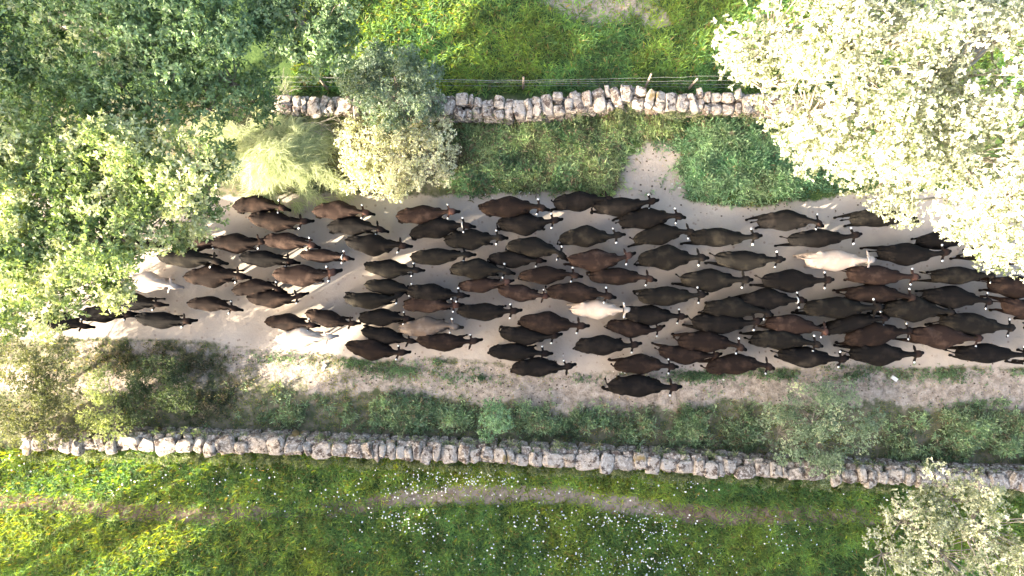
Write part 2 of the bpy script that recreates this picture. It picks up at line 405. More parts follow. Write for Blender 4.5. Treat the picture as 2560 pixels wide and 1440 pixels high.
# tall lush herbs: (x0,x1,y0,y1,height,density,tint)
def herb_patch(name, polys, dens, length, width, c0, c1, seed, hgt=0.35, dry=0.08, gaps=(1.5, -.1)):
    r = np.random.default_rng(seed); xs_, ys_, zs_ = [], [], []
    for (cx, cy, rx, ry) in polys:
        n = int(math.pi * rx * ry / S / S * dens)
        a = r.random(n) * 2 * np.pi; q = np.abs(r.normal(0, .62, n)) ** .8 * (1 + 0.22 * np.sin(a * 5 + cx) + 0.12 * np.sin(a * 11 + cy))
        w = W(cx, cy); X_ = w[0] + np.cos(a) * q * rx / S; Y_ = w[1] + np.sin(a) * q * ry / S
        xs_.append(X_); ys_.append(Y_)
        zs_.append(hgt * (1 - np.clip(q, 0, 1) ** 2) * (0.3 + 1.1 * fbm(X_, Y_, 1.6, seed + 5)) * r.random(n) ** 0.6)
    x = np.concatenate(xs_); y = np.concatenate(ys_); z = np.concatenate(zs_)
    px, py = pxy(x, y); t_, d_, _, _, _ = zones(x, y)
    keep = (t_ < 1.0 * r.random(len(x))) & (d_ < 1.05 * r.random(len(x)) + .12) & (r.random(len(x)) < gaps[0] * fbm(x, y, 1.1, seed + 3) + gaps[1]) & ((py < 560) | (py < wall_y(px) - 22)) & ((py > 560) | (py > 287))
    x, y, z = x[keep], y[keep], z[keep]
    t = np.clip(fbm(x, y, 1.1, seed) * 1.9 - 0.5 + r.normal(0, .25, len(x)), 0, 1)
    c = lerp3(c0, c1, t); k = r.random(len(x)) < dry; c[k] = (0.30, 0.24, 0.16)
    c = c * (0.15 + 0.6 * r.random(len(x)) + 1.0 * fbm(x, y, 2.4, seed + 9, 2))[:, None]
    P = np.stack([x, y, z + .02], -1); Nr = np.tile(np.array([[0, 0, 1.0]]), (len(x), 1)) + r.normal(0, .25, (len(x), 3))
    v, cols = leaves(P, Nr, 7, length, width, c, r, .9, .55)
    v[:, 2] = np.maximum(v[:, 2], .012)
    return tag(obj(name, mesh_np(name, v, np.arange(len(v)).reshape(-1, 4), M_leaf, cols)), kind='stuff')

herb_patch('upper_bank_herbs', [(1230, 350, 110, 62), (1330, 340, 110, 52), (1430, 360, 130, 80), (1500, 430, 75, 62), (1390, 440, 130, 50), (1250, 430, 100, 45), (1180, 460, 60, 30), (1620, 315, 110, 34), (1540, 320, 80, 40)],
           470, 0.21, 0.040, (0.150, 0.270, 0.130), (0.480, 0.560, 0.280), 51, 0.5, 0.16)
herb_patch('lush_green_herbs', [(1800, 340, 120, 60), (1850, 420, 155, 82), (1760, 440, 70, 60), (1950, 450, 100, 60), (1980, 380, 80, 60)],
           520, 0.20, 0.038, (0.140, 0.280, 0.150), (0.400, 0.540, 0.310), 52, 0.6, 0.03)
herb_patch('wall_foot_herbs', [(900, 1035, 80, 34), (1010, 1045, 90, 42), (1130, 1050, 70, 36), (1370, 1058, 90, 34), (1500, 1065, 100, 38), (1620, 1070, 90, 44), (1750, 1075, 100, 46),
                               (1840, 1090, 60, 36), (1400, 1030, 200, 34), (1750, 1040, 160, 40), (950, 1010, 160, 30), (2400, 1060, 180, 50), (650, 985, 60, 30), (740, 1040, 70, 30), (600, 1035, 60, 30), (2260, 1110, 80, 48), (2380, 1100, 120, 62), (2500, 1120, 110, 60), (2560, 1060, 80, 50)],
           330, 0.17, 0.034, (0.150, 0.240, 0.125), (0.390, 0.490, 0.280), 53, 0.45, 0.14, (4.2, -1.7))
herb_patch('dry_bank_weeds', [(470, 905, 120, 38), (330, 900, 130, 45), (520, 1000, 90, 60), (600, 930, 70, 30), (820, 470, 70, 28), (1150, 380, 60, 60), (780, 440, 60, 50)],
           240, 0.13, 0.028, (0.075, 0.100, 0.050), (0.190, 0.190, 0.110), 54, 0.25, 0.3, (2.6, -.7))
herb_patch('verge_green_tufts', [(1800, 938, 130, 34), (1720, 932, 110, 28), (1930, 938, 90, 22), (2110, 938, 110, 32), (2350, 938, 120, 26), (1450, 950, 60, 16), (1000, 925, 120, 26), (700, 895, 110, 24), (1200, 945, 80, 20), (2480, 1005, 100, 12), (900, 905, 60, 18), (1120, 945, 40, 20), (1090, 900, 30, 14), (2540, 935, 40, 14)],
           430, 0.075, 0.024, (0.100, 0.190, 0.095), (0.230, 0.330, 0.180), 55, 0.06, 0.05)

# weeds rooted in and leaning over the two walls
def wall_weeds():
    r = np.random.default_rng(68); P = []
    for k in range(520):
        px = r.uniform(60, 2560); cl = fbm(np.array([px * .02]), np.array([3.0]), 1.0, 69)[0]
        if r.random() > cl * 1.3: continue
        P.append((px, wall_y(px) - 22 + r.normal(0, 6), r.uniform(.5, 1.0)))
    for k in range(260):
        px = r.uniform(700, 1880); P.append((px, 262 + r.normal(22, 8) - 14 * (1450 < px < 1650), r.uniform(.35, .95)))
    for k in range(420):
        px = r.uniform(60, 2560); P.append((px, wall_y(px) + 27 + abs(r.normal(0, 7)), r.uniform(.12, .5)))
    P = np.array([W(*p) for p in P]); P = np.repeat(P, 7, 0) + r.normal(0, .06, (len(P) * 7, 3)); n = len(P)
    c = lerp3((.10, .16, .07), (.34, .36, .20), r.random(n)); Nr = np.tile([[0, 0, 1.0]], (n, 1)) + r.normal(0, .4, (n, 3))
    v, cols = leaves(P, Nr, 6, .13, .026, c, r, .9, .5)
    tag(obj('wall_weeds', mesh_np('wall_weeds', v, np.arange(len(v)).reshape(-1, 4), M_leaf, cols)), kind='stuff')
wall_weeds()

# daisies
def flowers():
    r = np.random.default_rng(5); P = []
    cl = [(1120, 1195, 110, 24, 90), (1060, 1225, 90, 16, 50), (1210, 1190, 60, 18, 60), (980, 1180, 80, 18, 20), (1010, 1285, 70, 14, 40), (1040, 1320, 60, 20, 40),
          (1330, 1300, 80, 22, 40), (1530, 1290, 110, 18, 60), (1640, 1310, 100, 26, 50), (1560, 1360, 120, 40, 70), (1620, 1410, 120, 25, 80), (1500, 1400, 80, 30, 50),
          (1380, 1380, 60, 40, 30), (1230, 1400, 70, 30, 20), (1950, 1350, 60, 30, 24), (1060, 1410, 40, 18, 14), (1680, 1215, 80, 16, 24), (1790, 1380, 120, 40, 20),
          (60, 1180, 70, 30, 20), (300, 1200, 120, 40, 24), (500, 1200, 80, 30, 18), (700, 1230, 80, 40, 20), (2200, 1235, 60, 14, 6), (860, 1240, 90, 40, 22), (1300, 1220, 200, 40, 40),
          (950, 1350, 300, 70, 50), (1500, 1320, 600, 100, 90), (640, 1180, 60, 20, 14)]
    for cx, cy, rx, ry, n in cl:
        for k in range(n):
            px = r.normal(cx, rx * 0.7); py = r.normal(cy, ry * 0.7)
            if py < wall_y(px) + 22: continue
            P.append((W(px, py), 0.013 + 0.022 * r.random() ** 1.5))
    for cx, cy, n in ((1230, 480, 6), (1310, 490, 4), (1700, 475, 5), (1545, 930, 4), (1380, 905, 4)):
        for k in range(n): P.append((W(r.normal(cx, 16), r.normal(cy, 7)), 0.02))
    V_, F_ = [], []
    for p, rad in P:
        b = len(V_); z = relief(p[0], p[1]) + r.uniform(0.14, 0.24); tx, ty = r.normal(0, .25, 2)
        for k in range(6):
            a = k * math.pi / 3
            V_.append((p[0] + math.cos(a) * rad, p[1] + math.sin(a) * rad, z + (math.cos(a) * tx + math.sin(a) * ty) * rad))
        F_.append([b, b + 1, b + 2, b + 3]); F_.append([b, b + 3, b + 4, b + 5])
    tag(obj('daisies', mesh_np('daisies', V_, F_, M_petal)), kind='stuff')
flowers()

# ------------------------------------------------------------------ rocks, walls, litter
def rock_mesh(seed, sx, sy, sz, sub=2, rough=0.28):
    bm = bmesh.new(); bmesh.ops.create_icosphere(bm, subdivisions=sub, radius=1.0)
    r = np.random.default_rng(seed)
    planes = [(Vector(v).normalized(), r.uniform(0.80, 1.12)) for v in r.normal(0, 1, (12, 3))]
    off = r.random(3) * 50
    for v in bm.verts:
        p = Vector([math.copysign(abs(q) ** .42, q) for q in v.co]) * .88
        for n_, d_ in planes:
            e = p.dot(n_)
            if e > d_: p -= n_ * (e - d_) * 0.9
        k = 1 + rough * (float(vnoise(p.x + off[0] + p.z, p.y + off[1] + p.z * 0.7, 2.3, 4)) - 0.5)
        v.co = Vector((p.x * sx, p.y * sy, p.z * sz)) * k
    return bm

def bm_obj(name, bm, mat, parent=None, tone=None):
    me = bpy.data.meshes.new(name); bm.to_mesh(me); bm.free()
    if tone is not None:
        a = me.attributes.new('tone', 'FLOAT', 'POINT'); a.data.foreach_set('value', np.full(len(me.vertices), tone, dtype=np.float32))
    me.materials.append(mat)
    return obj(name, me, parent)

def wall(name, pts, h, w, label, seed, spacing=0.44, jumble=0.0, skip=None):
    r = np.random.default_rng(seed)
    P = [W(px, py, h) for px, py in pts]; root = empty(name, (P[0][0], P[0][1], 0)); tag(root, label, 'stone wall')
    base = Vector((P[0][0], P[0][1], 0))
    # polyline walk
    seg = [(Vector(P[i]), Vector(P[i + 1])) for i in range(len(P) - 1)]
    total = sum((b - a).length for a, b in seg)
    def at(t):
        for a, b in seg:
            L = (b - a).length
            if t <= L: return a + (b - a) * (t / L), (b - a).normalized()
            t -= L
        return seg[-1][1], (seg[-1][1] - seg[-1][0]).normalized()
    # rubble below: courses of rough stones in one mesh
    bmr = bmesh.new(); tones = []
    t = 0.0
    while t < total:
        p, d = at(t); nrm = Vector((-d.y, d.x, 0))
        for course in range(3):
            for sd in (-1, 1):
                zz = (course + 0.5) / 3 * (h - 0.03)
                ww = w * (0.70 - 0.08 * course)
                c = Vector((p.x, p.y, 0)) + nrm * (sd * ww * 0.42) + d * r.uniform(-.1, .1)
                b = rock_mesh(int(r.integers(1e6)), r.uniform(.19, .27), r.uniform(.17, .24), h / 6 * 1.15, 1)
                M = Matrix.Translation(c + Vector((0, 0, zz)) - base) @ Matrix.Rotation(math.atan2(d.y, d.x) + r.uniform(-.2, .2), 4, 'Z')
                bmesh.ops.transform(b, matrix=M, verts=b.verts)
                tmp = bpy.data.meshes.new('t'); b.to_mesh(tmp); b.free(); bmr.from_mesh(tmp); tones += [r.uniform(0, .45)] * len(tmp.vertices); bpy.data.meshes.remove(tmp)
        t += 0.36
    me = bpy.data.meshes.new('rubble_courses'); bmr.to_mesh(me); bmr.free()
    a = me.attributes.new('tone', 'FLOAT', 'POINT'); a.data.foreach_set('value', np.array(tones, dtype=np.float32))
    me.materials.append(M_stone); obj('rubble_courses', me, root)
    # coping stones, each one its own part
    t = 0.0; count = 0
    while t < total and count < 99:
        sp = spacing * float(np.clip(r.lognormal(-.03, .34), .45, 1.9)); t += sp / 2
        p, d = at(t); nrm = Vector((-d.y, d.x, 0))
        rows = [0.0] if r.random() > jumble else [-0.2 * w - .04, 0.26 * w]
        for q in rows:
            full = len(rows) == 1
            if full and jumble == 0: q = -.07
            sy = w * (0.44 if full else 0.29) * r.uniform(.66, 1.22)
            b = rock_mesh(int(r.integers(1e6)), sp * 0.57 if full else sp * .54, sy, r.uniform(.13, .22), 3 if full else 2)
            M = (Matrix.Translation(Vector((p.x, p.y, h - .02 + r.uniform(-.05, .05))) + nrm * (q + r.uniform(-.11, .11)) - base)
                 @ Matrix.Rotation(math.atan2(d.y, d.x) + r.uniform(-.32, .32), 4, 'Z') @ Matrix.Rotation(r.uniform(-.25, .25), 4, 'X') @ Matrix.Rotation(r.uniform(-.25, .25), 4, 'Y'))
            bmesh.ops.transform(b, matrix=M, verts=b.verts)
            bm_obj('coping_stone', b, M_stone, root, float(np.clip(r.normal(.62, .28), 0, 1)))
            count += 1
        t += sp / 2
    return root

wall('dry_stone_wall', [(60, 1104), (340, 1106), (520, 1110), (700, 1115), (900, 1123), (1100, 1130), (1400, 1145), (1700, 1160), (2000, 1178), (2300, 1192), (2660, 1208)],
     1.05, 0.74, 'long dry stone wall between the lower meadow and the track verge', 301, 0.47)
wall('dry_stone_wall', [(690, 262), (830, 264), (1000, 262), (1140, 262), (1210, 272), (1300, 274), (1400, 262), (1500, 250), (1580, 240), (1660, 256), (1760, 254), (1900, 256), (2100, 262)],
     1.0, 0.80, 'jumbled dry stone wall below the wire fence at the upper field', 302, 0.36, 0.62)

def tube_mesh(pts, rads, sides=6, mat=None, name='tube'):
    Vs, Fs = [], []
    pts = [Vector(p) for p in pts]
    for i, p in enumerate(pts):
        t = (pts[min(i + 1, len(pts) - 1)] - pts[max(i - 1, 0)]).normalized()
        u = t.orthogonal().normalized(); v = t.cross(u)
        for k in range(sides):
            a = 2 * math.pi * k / sides
            Vs.append(tuple(p + (u * math.cos(a) + v * math.sin(a)) * rads[i]))
    for i in range(len(pts) - 1):
        for k in range(sides):
            a, b = i * sides + k, i * sides + (k + 1) % sides
            Fs.append([a, b, b + sides, a + sides])
    return Vs, Fs

# wire fence beside the upper wall
def fence():
    root = empty('wire_fence', tuple(W(1600, 225))); base = Vector(root.location)
    tag(root, 'thin wire fence on leaning wooden posts along the upper stone wall', 'wire fence')
    posts = [(1608, 232, 14), (1722, 222, 8), (1308, 222, -2), (1000, 222, 3), (820, 224, 2), (2000, 222, 4)]
    for px, py, ln in posts:
        b = Vector(W(px, py)); top = b + Vector((ln * .004, .05 if px != 1608 else .32, 1.25 if px != 1722 else 1.1))
        Vs, Fs = tube_mesh([b - base, (b + top) / 2 - base, top - base, top - base + Vector((0, 0, .01))], [.05, .045, .038, .001], 8)
        obj('fence_post', mesh_np('fence_post', Vs, Fs, M_wood), root)
    for j, z in enumerate((0.4, 0.75, 1.05, 1.2)):
        r = np.random.default_rng(600 + j); pts = []
        for px in range(640, 2120, 40):
            y = 224 - 6 * math.sin((px - 800) / 260.0 + j) * (0.3 + .25 * j) + r.normal(0, .6)
            w_ = W(px, y); pts.append(Vector((w_[0], w_[1] + .03 * j, z + r.normal(0, .01))) - base)
        Vs, Fs = tube_mesh(pts, [.0035] * len(pts), 4)
        obj('wire', mesh_np('wire', Vs, Fs, M_wire), root)
fence()

def litter(px, py, sx, sy, rz, label, name='crushed_carton', cat='litter'):
    bm = bmesh.new(); bmesh.ops.create_cube(bm, size=1.0)
    bmesh.ops.subdivide_edges(bm, edges=bm.edges, cuts=2, use_grid_fill=True)
    r = random.Random(px)
    for v in bm.verts: v.co = Vector((v.co.x * sx * (1 + r.uniform(-.08, .08)), v.co.y * sy * (1 + r.uniform(-.12, .12)), v.co.z * .07 + r.uniform(-.012, .012)))
    me = bpy.data.meshes.new(name); bm.to_mesh(me); bm.free(); me.materials.append(M_white)
    w = W(px, py); o = obj(name, me, loc=(w[0], w[1], .05 + relief(w[0], w[1]))); o.rotation_euler = (0, 0, rz)
    tag(o, label, cat)
litter(2235, 946, .24, .13, -.6, 'white crushed carton lying on the right part of the verge')
litter(811, 917, .22, .10, .95, 'pale crushed carton lying on the verge below the cream cow')
# small pale stones on the verge
PEB = ['largest white pebble behind the lone lowest cow', 'white pebble just left of the largest one near the lone cow', 'leftmost white pebble near the lone cow', 'white pebble on green tufts, right one of two', 'white pebble on green tufts, left one of two',
       'white pebble below the lowest cow pair, right one', 'white pebble below the lowest cow pair, left one', 'white pebble at the right foot of the dirt gap', 'smaller white pebble left of the one at the dirt gap', 'white pebble on the upper track edge, right one', 'white pebble on the upper track edge, left one']
for i, (px, py, s) in enumerate([(1562, 932, .05), (1553, 930, .035), (1545, 940, .03), (1808, 949, .045), (1787, 939, .04), (1410, 907, .03), (1318, 905, .03), (1719, 478, .04), (1700, 470, .03), (1302, 480, .03), (1150, 477, .03)]):
    b = rock_mesh(900 + i, s, s * .8, s * .6, 1); w = W(px, py)
    bmesh.ops.translate(b, vec=Vector((0, 0, s * .3)), verts=b.verts)
    o = bm_obj('pebble', b, M_petal); o.location = (w[0], w[1], relief(w[0], w[1]))
    tag(o, PEB[i], 'pebble', 'white pebbles beside the track')

# ------------------------------------------------------------------ cattle
def make_shape(gait, seed):
    """one continuous cow body: union of lofted volumes, voxel-joined"""
    bm = bmesh.new()
    def loft(path, sides=20):
        pts = [Vector(p[:3]) for p in path]; rings = []
        for i, p in enumerate(pts):
            t = (pts[min(i + 1, len(pts) - 1)] - pts[max(i - 1, 0)]).normalized()
            yv = Vector((0, 1, 0)); s = (yv - t * yv.dot(t)).normalized(); u = t.cross(s) * -1
            a, b = path[i][3], path[i][4]
            ring = []
            for k in range(sides):
                th = 2 * math.pi * k / sides; c, sn = math.cos(th), math.sin(th)
                e = 0.88
                ring.append(bm.verts.new(p + s * (a * math.copysign(abs(c) ** e, c)) + u * (b * math.copysign(abs(sn) ** e, sn))))
            rings.append(ring)
        for i in range(len(rings) - 1):
            for k in range(sides):
                bm.faces.new((rings[i][k], rings[i][(k + 1) % sides], rings[i + 1][(k + 1) % sides], rings[i + 1][k]))
        bm.faces.new(rings[0][::-1]); bm.faces.new(rings[-1])
    # torso and neck
    loft([(-1.03, 0, 1.19, .05, .06), (-.99, 0, 1.13, .165, .15), (-.88, 0, 1.06, .235, .26), (-.68, 0, 1.02, .282, .33), (-.47, 0, .99, .305, .36),
          (-.26, 0, .96, .365, .40), (-.04, 0, .955, .395, .41), (.16, 0, .975, .345, .39), (.34, 0, 1.01, .262, .36), (.48, 0, 1.05, .205, .33),
          (.60, 0, 1.10, .145, .27), (.72, 0, 1.16, .098, .20), (.86, 0, 1.20, .080, .16), (1.0, 0, 1.215, .088, .13), (1.07, 0, 1.2, .075, .09)], 28)
    # back ridge
    loft([(-.95, 0, 1.25, .05, .05), (-.6, 0, 1.30, .09, .06), (-.1, 0, 1.305, .10, .06), (.35, 0, 1.325, .10, .06), (.65, 0, 1.32, .06, .05), (.92, 0, 1.31, .04, .04)], 12)
    # head
    loft([(.95, 0, 1.29, .07, .05), (.98, 0, 1.275, .105, .085), (1.05, 0, 1.225, .128, .12), (1.12, 0, 1.165, .130, .125), (1.19, 0, 1.09, .090, .105),
          (1.28, 0, 1.01, .060, .085), (1.345, 0, .955, .066, .078), (1.385, 0, .92, .05, .05)], 16)
    for s in (-1, 1):
        # hip bone and shoulder blade bumps
        for (cx, cy, cz, a, b, c) in ((-.64, .225 * s, 1.20, .13, .07, .08), (.40, .16 * s, 1.10, .17, .06, .20), (-.96, .12 * s, 1.14, .06, .05, .07), (1.11, .108 * s, 1.19, .035, .025, .03)):
            mt = Matrix.Translation((cx, cy, cz)) @ Matrix.Diagonal((a, b, c, 1)); bmesh.ops.create_icosphere(bm, subdivisions=2, radius=1, matrix=mt)
        # ear
        mt = Matrix.Translation((.945, .195 * s, 1.255)) @ Matrix.Rotation(.22 * s, 4, 'Z') @ Matrix.Rotation(-.12 * s, 4, 'X') @ Matrix.Diagonal((.055, .150, .024, 1))
        bmesh.ops.create_icosphere(bm, subdivisions=2, radius=1, matrix=mt)
        g_ = gait[0] if s > 0 else gait[1]; f_ = gait[2] if s > 0 else gait[3]
        y = .175 * s
        loft([(-.76, y * .85, 1.10, .10, .20), (-.70 + g_ * .25, y * 1.02, .84, .105, .185), (-.74 + g_ * .45, y * 1.05, .68, .075, .12), (-.92 + g_ * .75, y, .49, .042, .065),
              (-.90 + g_ * .92, y, .32, .034, .042), (-.87 + g_, y, .14, .036, .044), (-.84 + g_, y, .06, .045, .055), (-.82 + g_, y, .0, .055, .07)], 12)
        loft([(.50, y * .8, 1.05, .09, .18), (.45 + f_ * .2, y, .78, .075, .10), (.46 + f_ * .5, y, .58, .052, .062), (.47 + f_ * .75, y, .40, .046, .052),
              (.465 + f_ * .9, y, .25, .03, .034), (.465 + f_, y, .12, .035, .038), (.48 + f_, y, .055, .042, .05), (.50 + f_, y, .0, .052, .062)], 12)
    # tail
    sw = gait[4]
    loft([(-.99, 0, 1.24, .035, .035), (-1.06, sw * .1, 1.22, .032, .032), (-1.12, sw * .3, 1.10, .026, .026), (-1.13, sw * .6, .9, .024, .024), (-1.12, sw * .85, .68, .026, .026),
          (-1.12, sw * 1.0, .55, .042, .042), (-1.11, sw * 1.1, .40, .03, .03), (-1.11, sw * 1.1, .35, .012, .012)], 8)
    me = bpy.data.meshes.new('tmp'); bm.to_mesh(me); bm.free()
    o = bpy.data.objects.new('tmp', me); COL.objects.link(o)
    md = o.modifiers.new('r', 'REMESH'); md.mode = 'VOXEL'; md.voxel_size = 0.022; md.use_smooth_shade = True
    ms = o.modifiers.new('s', 'SMOOTH'); ms.factor = 0.5; ms.iterations = 2
    dg = bpy.context.evaluated_depsgraph_get(); dg.update()
    ev = bpy.data.meshes.new_from_object(o.evaluated_get(dg))
    bpy.data.objects.remove(o); bpy.data.meshes.remove(me)
    return ev

GAITS = [(-.22, .16, .20, -.16, .10), (.18, -.24, -.18, .2, -.08), (-.30, .05, .05, .22, .03), (.08, -.12, .24, -.06, -.14), (.22, -.30, -.05, .16, .16)]
SHAPES = [make_shape(g_, i) for i, g_ in enumerate(GAITS)]
SHV = []
for me in SHAPES:
    v = np.empty(len(me.vertices) * 3, dtype=np.float32); me.vertices.foreach_get('co', v); SHV.append(v.reshape(-1, 3))

def head_warp(v, yaw, bend, droop):
    """bend neck (about z), whole spine slightly, head height"""
    v = v.copy()
    x, y = v[:, 0].copy(), v[:, 1].copy()
    v[:, 1] += bend * (x ** 2 - .2)
    t = sstep(.55, 1.12, x); a = yaw * t
    px_, py_ = .70, bend * (.49 - .2)
    dx, dy = v[:, 0] - px_, v[:, 1] - py_
    c, s = np.cos(a), np.sin(a)
    v[:, 0] = np.where(t > 0, px_ + dx * c - dy * s, v[:, 0]); v[:, 1] = np.where(t > 0, py_ + dx * s + dy * c, v[:, 1])
    v[:, 2] -= droop * sstep(.6, 1.35, x)
    return v

def disc_v(s):
    c = np.array([.925, .265 * s, 1.29]); Vs = []
    n = Vector((-.10, .12 * s, 1)).normalized(); u = n.orthogonal().normalized(); w = n.cross(u)
    for off in (-.004, .004):
        for k in range(10):
            a = 2 * math.pi * k / 10; p = Vector(c) + n * off + (u * math.cos(a) + w * math.sin(a)) * .038
            Vs.append(tuple(p))
    return np.array(Vs)
DISC_F = [[k, (k + 1) % 10, 10 + (k + 1) % 10, 10 + k] for k in range(10)] + [[10, 11, 12, 13], [10, 13, 14, 15], [10, 15, 16, 17], [10, 17, 18, 19], [0, 3, 2, 1], [0, 5, 4, 3], [0, 7, 6, 5], [0, 9, 8, 7]]

def collar_v():
    Vs, Fs = [], []
    n = 20
    for k in range(n):
        a = 2 * math.pi * k / n; yy, zz = math.cos(a), math.sin(a)
        for (dx, g_) in ((-.022, 1.0), (.022, 1.0), (.022, 1.08), (-.022, 1.08)):
            Vs.append((.90 + dx, yy * .112 * g_, 1.20 + zz * .185 * g_))
    for k in range(n):
        for j in range(4):
            a, b = k * 4 + j, k * 4 + (j + 1) % 4; k2 = ((k + 1) % n) * 4
            Fs.append([a, b, k2 + (j + 1) % 4, k2 + j])
    return np.array(Vs), Fs

# rump pixel, nose pixel, colour, head yaw (deg), extras
C = [
 (336,798,489,805,'black',-4,''), (466,756,602,767,'dark brown',-6,''), (268,748,415,763,'black',0,''), (192,786,339,781,'black',4,''), (84,797,231,816,'black',-6,''),
 (302,702,452,713,'cream',-4,''), (396,643,571,650,'charcoal',-6,''), (461,693,628,685,'dark brown',-6,''), (428,600,560,612,'brown',-5,''), (525,606,675,609,'dark brown',0,''),
 (262,610,416,615,'black',0,''), (582,508,726,515,'dark brown',-5,''), (623,547,780,561,'dark brown',3,''), (655,598,799,609,'brown',-5,''), (597,643,744,652,'black',-5,''),
 (749,636,884,643,'brown',-5,'g'), (686,688,855,690,'brown',6,''), (578,724,715,712,'dark brown',-9,''), (617,748,768,746,'dark brown',4,''), (783,523,934,529,'brown',-2,''),
 (821,562,970,569,'black',-3,''), (866,607,1030,618,'black',0,''), (912,668,1059,677,'charcoal',-3,''), (912,712,1052,727,'charcoal',-10,''), (862,752,1018,748,'charcoal',12,''),
 (661,803,798,812,'dark brown',-3,''), (763,785,899,816,'dark brown',2,''), (689,845,845,843,'cream',8,''), (897,795,1035,793,'black',-4,''), (904,830,1045,856,'black',-6,''),
 (866,867,1024,886,'dark brown',-6,''), (1018,728,1172,740,'black',-8,''), (1010,760,1158,762,'brown',2,''), (1000,825,1157,809,'grey tan',-6,''), (1045,855,1204,856,'dark brown',-8,''),
 (1030,645,1188,634,'charcoal',-6,''), (994,540,1149,529,'brown',-4,''), (1028,580,1187,556,'black',0,'w'), (1115,602,1269,592,'charcoal',3,''), (1205,520,1374,516,'dark brown',-3,''),
 (1248,562,1407,556,'black',2,''), (1388,506,1540,497,'black',-4,''), (1272,610,1427,632,'charcoal',-2,''), (1224,645,1366,652,'black',-4,''), (1130,670,1288,676,'charcoal',2,''),
 (1302,690,1457,684,'dark brown',-5,''), (1150,717,1285,705,'brown',0,''), (1248,725,1380,744,'brown',-4,''), (1147,780,1304,779,'black',3,''), (1372,727,1541,738,'dark brown',-3,''),
 (1303,803,1472,816,'dark brown',-3,''), (1253,835,1405,845,'black',-6,''), (1225,880,1382,882,'black',-3,''), (1283,920,1440,917,'black',8,''), (1490,520,1648,508,'black',0,''),
 (1552,552,1713,536,'black',2,''), (1402,592,1563,590,'charcoal',4,''), (1589,595,1742,572,'charcoal',6,''), (1425,653,1591,647,'brown',4,''), (1600,645,1770,643,'charcoal',-2,''),
 (1478,690,1642,693,'dark brown',-2,''), (1707,700,1880,701,'charcoal',-2,''), (1730,592,1904,595,'charcoal',3,''), (1899,550,2064,553,'black',-2,''), (1975,598,2150,592,'black',3,''),
 (1793,650,1963,652,'charcoal',0,''), (1910,702,2082,702,'black',-2,''), (2018,650,2190,652,'cream',0,'w'), (1600,742,1770,738,'charcoal',2,''), (1432,773,1585,775,'cream dark',-2,'d'),
 (1565,785,1720,792,'black',0,''), (1523,815,1666,831,'dark brown',3,''), (1443,865,1604,862,'black',2,''), (1540,912,1696,911,'dark brown',-4,''), (1652,883,1806,893,'dark brown',-3,''),
 (1525,965,1702,965,'black',4,''), (1853,750,2016,747,'black',0,'t'), (1765,768,1935,776,'charcoal',3,''), (1735,808,1907,808,'black',4,''), (1700,850,1867,860,'dark brown',-6,''),
 (1920,806,2078,824,'brown',-4,''), (1883,845,2055,855,'charcoal',-3,''), (1770,915,1938,905,'dark brown',-4,''), (1950,888,2116,900,'black',0,''), (2015,770,2205,768,'charcoal',0,''),
 (2072,822,2222,786,'black',0,''), (2118,848,2289,820,'dark brown',0,''), (2130,885,2303,885,'black',-2,''), (2120,732,2290,738,'dark brown',0,''), (2122,685,2295,695,'brown',0,''),
 (2214,770,2391,778,'charcoal',4,''), (2312,737,2483,753,'black',-2,''), (2333,690,2492,687,'charcoal',-4,''), (2283,838,2458,846,'brown',4,''), (2355,803,2541,822,'charcoal',3,''),
 (2395,883,2575,885,'black',4,''), (2510,768,2672,780,'brown',0,''), (2475,712,2640,725,'dark brown',0,''), (2130,545,2300,543,'charcoal',0,''), (2300,603,2440,598,'black',4,''),
 (2198,633,2370,638,'black',-2,''), (2430,628,2590,655,'black',0,''), (2572,893,2735,890,'black',0,''), (2600,808,2765,812,'dark brown',0,''), (600,617,600,617,'skip',0,''),
]
C = [c for c in C if c[4] != 'skip']

BINS = [(0, 'under the oak branches at the far left'), (300, 'just clear of the left oak branches'), (480, 'near the tip of the left oak'), (640, 'below the wispy broom bush'),
        (790, 'between the broom bush and pale shrub columns'), (925, 'below the pale sunlit shrub'), (1070, 'just left of the small round bush column'), (1200, 'above the small round bush'),
        (1350, 'just left of the bare dirt gap column'), (1470, 'under the left edge of the dirt gap'), (1600, 'under the middle of the dirt gap'), (1710, 'under the right edge of the dirt gap'),
        (1810, 'left of the grey green shrub column'), (1950, 'above the left half of the grey green shrub'), (2080, 'above the right half of the grey green shrub'),
        (2190, 'just right of the grey green shrub column'), (2330, 'below the right tree'), (2480, 'at the right edge')]
ORD = ['topmost', 'second from top', 'third from top', 'fourth from top', 'fifth from top', 'sixth from top', 'seventh from top', 'eighth from top', 'ninth from top', 'tenth from top', 'eleventh from top', 'twelfth from top']
def bin_of(c):
    cx = (c[0] + c[2]) / 2; b = 0
    for i, (x0, _) in enumerate(BINS):
        if cx >= x0: b = i
    return b
order = {}
for i, c in enumerate(C): order.setdefault(bin_of(c), []).append(((c[1] + c[3]) / 2, i))
LAB = {}
CN = {'black': 'black', 'charcoal': 'charcoal black', 'dark brown': 'dark brown', 'brown': 'brown', 'grey tan': 'pale greyish tan', 'cream': 'cream', 'cream dark': 'cream'}
for b, lst in order.items():
    for k, (_, i) in enumerate(sorted(lst)):
        LAB[i] = f"{CN[C[i][4]]} cow {BINS[b][1]}, {ORD[k]} there" if len(lst) > 1 else f"{CN[C[i][4]]} cow {BINS[b][1]}"
